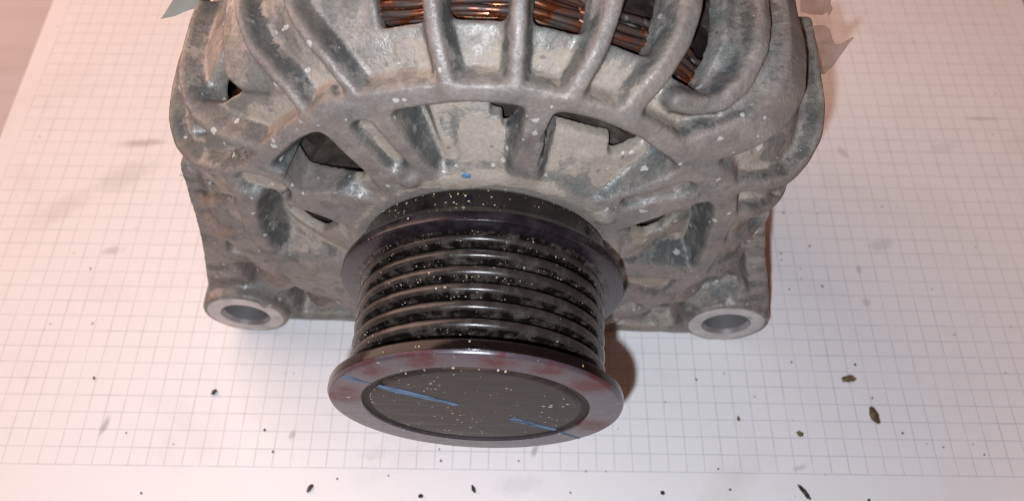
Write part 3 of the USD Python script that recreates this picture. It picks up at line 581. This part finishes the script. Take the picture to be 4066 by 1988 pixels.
# --- pulley
def drum_profile():
    pts = []; p0, pitch = 3.9, 3.56
    yy = np.linspace(3.0, 26.2, 420)
    for y in yy:
        ph = ((y - 5.62) / pitch) % 1.0; t = abs(ph - .5) * 2            # 1 at a valley, 0 at a crest
        r = 26.1 - 2.9 * smoothstep(np.array(t), .30, 1.0)
        r = float(r)
        if y < 5.62: r = 22.95 + (5.62 - y) / 2.62 * 5.6
        if y > 24.6: r = 25.75 + max(0, y - 25.1) * 3.6
        pts.append((y, r))
    return pts
dp = drum_profile()
drum = obj('pulley', revolve([(2.6, 16)] + [(2.6, 28.4)] + dp + [(26.3, 29.9), (26.6, 16), (2.6, 16)], 200), M_DRUM, ALT, smooth=30)
for k in range(6):
    yc = 5.62 + 3.56 * (k + .5)
    obj('groove_edge', revolve([(yc - .95, 25.72), (yc - .72, 26.08), (yc - .3, 26.27), (yc + .3, 26.27), (yc + .72, 26.08), (yc + .95, 25.72), (yc, 25.0), (yc - .95, 25.72)], 200), M_CREST, drum)
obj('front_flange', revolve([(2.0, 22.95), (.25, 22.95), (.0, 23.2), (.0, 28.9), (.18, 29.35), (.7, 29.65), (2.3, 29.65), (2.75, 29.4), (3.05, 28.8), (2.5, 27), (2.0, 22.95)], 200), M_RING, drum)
obj('flange_rim', revolve([(.75, 29.66), (.85, 29.72), (2.2, 29.72), (2.62, 29.56), (2.62, 29.3), (.75, 29.3), (.75, 29.66)], 200), M_RIM, drum)
obj('rear_flange', revolve([(25.45, 26.6), (25.95, 29.9), (26.15, 30.35), (26.4, 30.5), (28.0, 30.5), (28.3, 30.3), (28.4, 26), (25.45, 26.0), (25.45, 26.6)], 200), M_REAR, drum)
obj('rear_collar', revolve([(28.2, 20), (28.2, 30.0), (29.0, 29.6), (30.6, 28.4), (30.8, 28.0), (32.6, 27.4), (35.0, 27.0), (35.7, 26.3), (35.7, 20), (28.2, 20)], 160), M_BLACK, drum)
obj('shaft_sleeve', revolve([(35.0, 8), (35.0, 22.5), (44, 22.5), (44, 8), (35.0, 8)], 96), M_SOOT, drum)
obj('cap_gap', revolve([(.7, 19.0), (.6, 23.1), (2.2, 23.1), (2.2, 19), (.7, 19)], 160), M_GAP, drum)
capp = obj('dust_cap', revolve([(.15, 0), (.1, 20.2), (.25, 20.9), (.55, 21.4), (2.0, 21.5), (2.0, 0)], 160), M_CAP, drum)
def mark(pts, w, y, seed):
    r0 = np.random.default_rng(seed); a, b = np.array(pts[0]), np.array(pts[1]); n = 28; t = np.linspace(0, 1, n); u = (b - a) / np.linalg.norm(b - a); nn = np.array([-u[1], u[0]])
    ww = w * (.55 + .45 * np.sin(np.pi * np.clip(t * 1.15 + .12, 0, 1))) + r0.normal(size=n) * .09
    c = a + (b - a) * t[:, None]; L_, R_ = c + nn * ww[:, None], c - nn * ww[:, None]
    g = Polygon(np.vstack([L_, R_[::-1]])).buffer(0)
    g = max(getattr(g, 'geoms', [g]), key=lambda q: q.area)
    m = trimesh.creation.extrude_polygon(g, .05, engine='earcut'); v = np.asarray(m.vertices); m.vertices = np.stack([v[:, 0], y - v[:, 2], v[:, 1]], 1); m.invert()
    obj('paint_mark', m, M_PEN, drum, smooth=False)
mark([(-24.2, 16.2), (-19.4, 12.6)], .55, -.01, 1)
mark([(-18.3, 11.2), (-3.6, 1.6)], 1.1, .09, 2)
mark([(7.0, -6.0), (16.8, -13.0)], 1.05, .09, 3)
mark([(17.9, -14.2), (22.4, -18.4)], .5, -.01, 4)

dot_ = trimesh.creation.icosphere(2, 1.0); dv = np.array(dot_.vertices) * (1.0 + .5 * (meshkit.noise(np.array(dot_.vertices) * 2 + 3) - .5))[:, None]
dv = dv * (.95, .32, .8); nearest = cvx[np.argmin(((cvx - np.array((-2.8, 36.6, 29.4))) ** 2).sum(1))]; dv = dv + nearest
obj('paint_dot', trimesh.Trimesh(dv, dot_.faces, process=False), M_BLUE, ALT, smooth=40, label='small blue dab of paint above the pulley')
# --- scraps of tape torn on the rim
def scrap(name, pts, mat_, th=.08, bend=0.0, seed=1, **kw):
    """a thin sheet through 3-D outline points (fan of a fine grid in its own plane)"""
    P = np.array(pts, float); c = P.mean(0); _, _, vt_ = np.linalg.svd(P - c); uv = (P - c) @ vt_[:2].T
    g = Polygon(uv).buffer(0); m = trimesh.creation.extrude_polygon(g, th, engine='earcut'); m = m.subdivide().subdivide().subdivide()
    v = np.asarray(m.vertices); q = np.stack([v[:, 0] / 3, v[:, 1] / 3, 0 * v[:, 0] + seed], 1)
    h = (meshkit.noise(q) - .5) * 2 * bend
    m.vertices = c + v[:, :1] * vt_[0] + v[:, 1:2] * vt_[1] + (v[:, 2] + h)[:, None] * vt_[2]
    obj(name, m, mat_, ALT, smooth=40, **kw)

def crumb(name, x, y, sx, sy, rot, m, seed, **kw):
    r0 = np.random.default_rng(seed); s = trimesh.creation.icosphere(2, 1.0); v = np.array(s.vertices)
    v *= 1 + 1.25 * (meshkit.noise(v * 1.6 + seed * 7.1) - .5)[:, None] + .5 * (meshkit.noise(v * 4.2 + seed * 3.3) - .5)[:, None]; v *= (sx, sy, min(sx, sy) * .55)
    v = v @ np.array([[math.cos(rot), math.sin(rot), 0], [-math.sin(rot), math.cos(rot), 0], [0, 0, 1]])
    v[:, 2] -= v[:, 2].min(); v += (x, y, float(pz(np.array([x]), np.array([y]))[0]))
    s = trimesh.Trimesh(v, s.faces, process=False)
    obj(name, s, m, smooth=50, **kw)
scrap('tape_scrap', [(-72.3, 76.0, 28.8), (-68.9, 76.0, 29.5), (-65.4, 76.0, 30.8), (-61.5, 76.5, 32.0), (-57, 78, 36), (-59.3, 77, 38.7), (-65.6, 76.0, 36.4)], M_FLAP, bend=.25, label='grey-green pointed end of tape sticking out')
scrap('tape_scrap', [(64, 74, 33), (70.5, 75, 32.5), (72.2, 76.0, 31.4), (73.4, 76, 29.0), (74.9, 76.0, 26.9), (76.0, 76, 27.2), (76.4, 76.0, 27.6), (77.9, 76.2, 29.1), (78.3, 76.2, 28.7), (77.7, 76.0, 27.0), (77.0, 76, 22), (76.3, 76.0, 16.8), (70, 75, 16), (64, 74, 24)], M_TAPE, bend=.8, seed=4, label='crumpled clear tape torn to a point')
scrap('tape_scrap', [(64, 79, 39), (69.0, 80.0, 38.5), (71.5, 80.0, 37.0), (71.9, 80.0, 34.4), (72.9, 80, 33.2), (72.6, 80.0, 31.1), (71.9, 80.0, 32.6), (71.1, 80.0, 31.3), (66, 79, 33)], M_TAPE, bend=.5, seed=9, label='small ragged shred of clear tape')
CR_ = [(97.8, 27.6, 1.9, 1.0, .05, M_CRUMB2, 'dark olive three-cornered flake on the squared paper right of the alternator', 'flake'),
       (103.2, 16.6, 1.15, 2.2, .3, M_CRUMB2, 'largest brown diamond-shaped flake on the squared paper at the lower right', 'flake'),
       (79.7, -5.0, 2.3, .55, -.95, M_CRUMB, 'thin dark sliver slanting on the blank paper margin at the lower right', 'flake'),
       (81.2, 11.0, .75, .7, 0, M_CRUMB2, 'round tan crumb on the third ruled line above the right margin', 'crumb'),
       (-86.4, 21.2, .75, .7, .6, M_CRUMB, 'blocky black crumb on the squared paper left of the pulley', 'crumb'),
       (-55.0, -5.6, .5, 1.15, -.6, M_CRUMB, 'dark seed-shaped crumb slanting on the blank margin left of the pulley', 'crumb'),
       (-10.5, -5.4, .45, .85, .35, M_CRUMB, 'oval dark crumb on the blank margin straight below the pulley', 'crumb'),
       (-24.9, -7.4, .55, .48, 0, M_CRUMB, 'round dark crumb at the bottom edge just left below the pulley', 'crumb'),
       (41.1, -5.7, .55, .5, 0, M_CRUMB, 'lone round dark crumb on the blank margin right below the pulley', 'crumb'),
       (64.5, 15.3, .42, .6, .2, M_CRUMB2, 'tiny orange-brown crumb on the squares below the right lug', 'crumb')]
for k, (x, y, a, b, t, m, lb, ct) in enumerate(CR_): crumb('dirt_' + ct, x, y, a, b, t, m, 100 + k, label=lb, category=ct)
tiny = [(-70.1, 10.4, .55), (53.5, 26.9, .6), (59.6, -4.6, .5), (-100.9, -7.5, .5), (85.4, 56.8, .5), (95.8, 58, .5), (94.2, 72.2, .45), (84.5, 67.1, .45), (82.3, 32.7, .5), (101, 32.2, .55), (110.5, 11.8, .5), (-122.3, 25, .6), (-19.8, 2.3, .5), (1.8, 2.5, .45), (-20.4, 5.5, .4), (97, -7, .6), (-66.8, 4.2, .5), (70, 22, .35), (62, 29, .35), (121, 8, .35), (132, 6, .35), (-95, 6, .3), (-48, -3, .35), (-34, -2, .3), (16, -6, .35), (26, 0, .3), (57, 1, .35), (104, 22, .4), (-140, 42, .4), (-109, 9, .35), (-133, 61, .4), (90, 64, .35), (30, 12, .3), (44, 20, .3)]
for k, (x, y, a) in enumerate(tiny):
    r_ = random.Random(k); crumb('dirt_speck', x, y, a * .62, a * r_.uniform(.6, 1.1) * .62, r_.uniform(0, 3), M_CRUMB, 300 + k, label='tiny dark speck of dirt lying on the white squared paper', category='speck', group='specks of dirt on the squared paper')
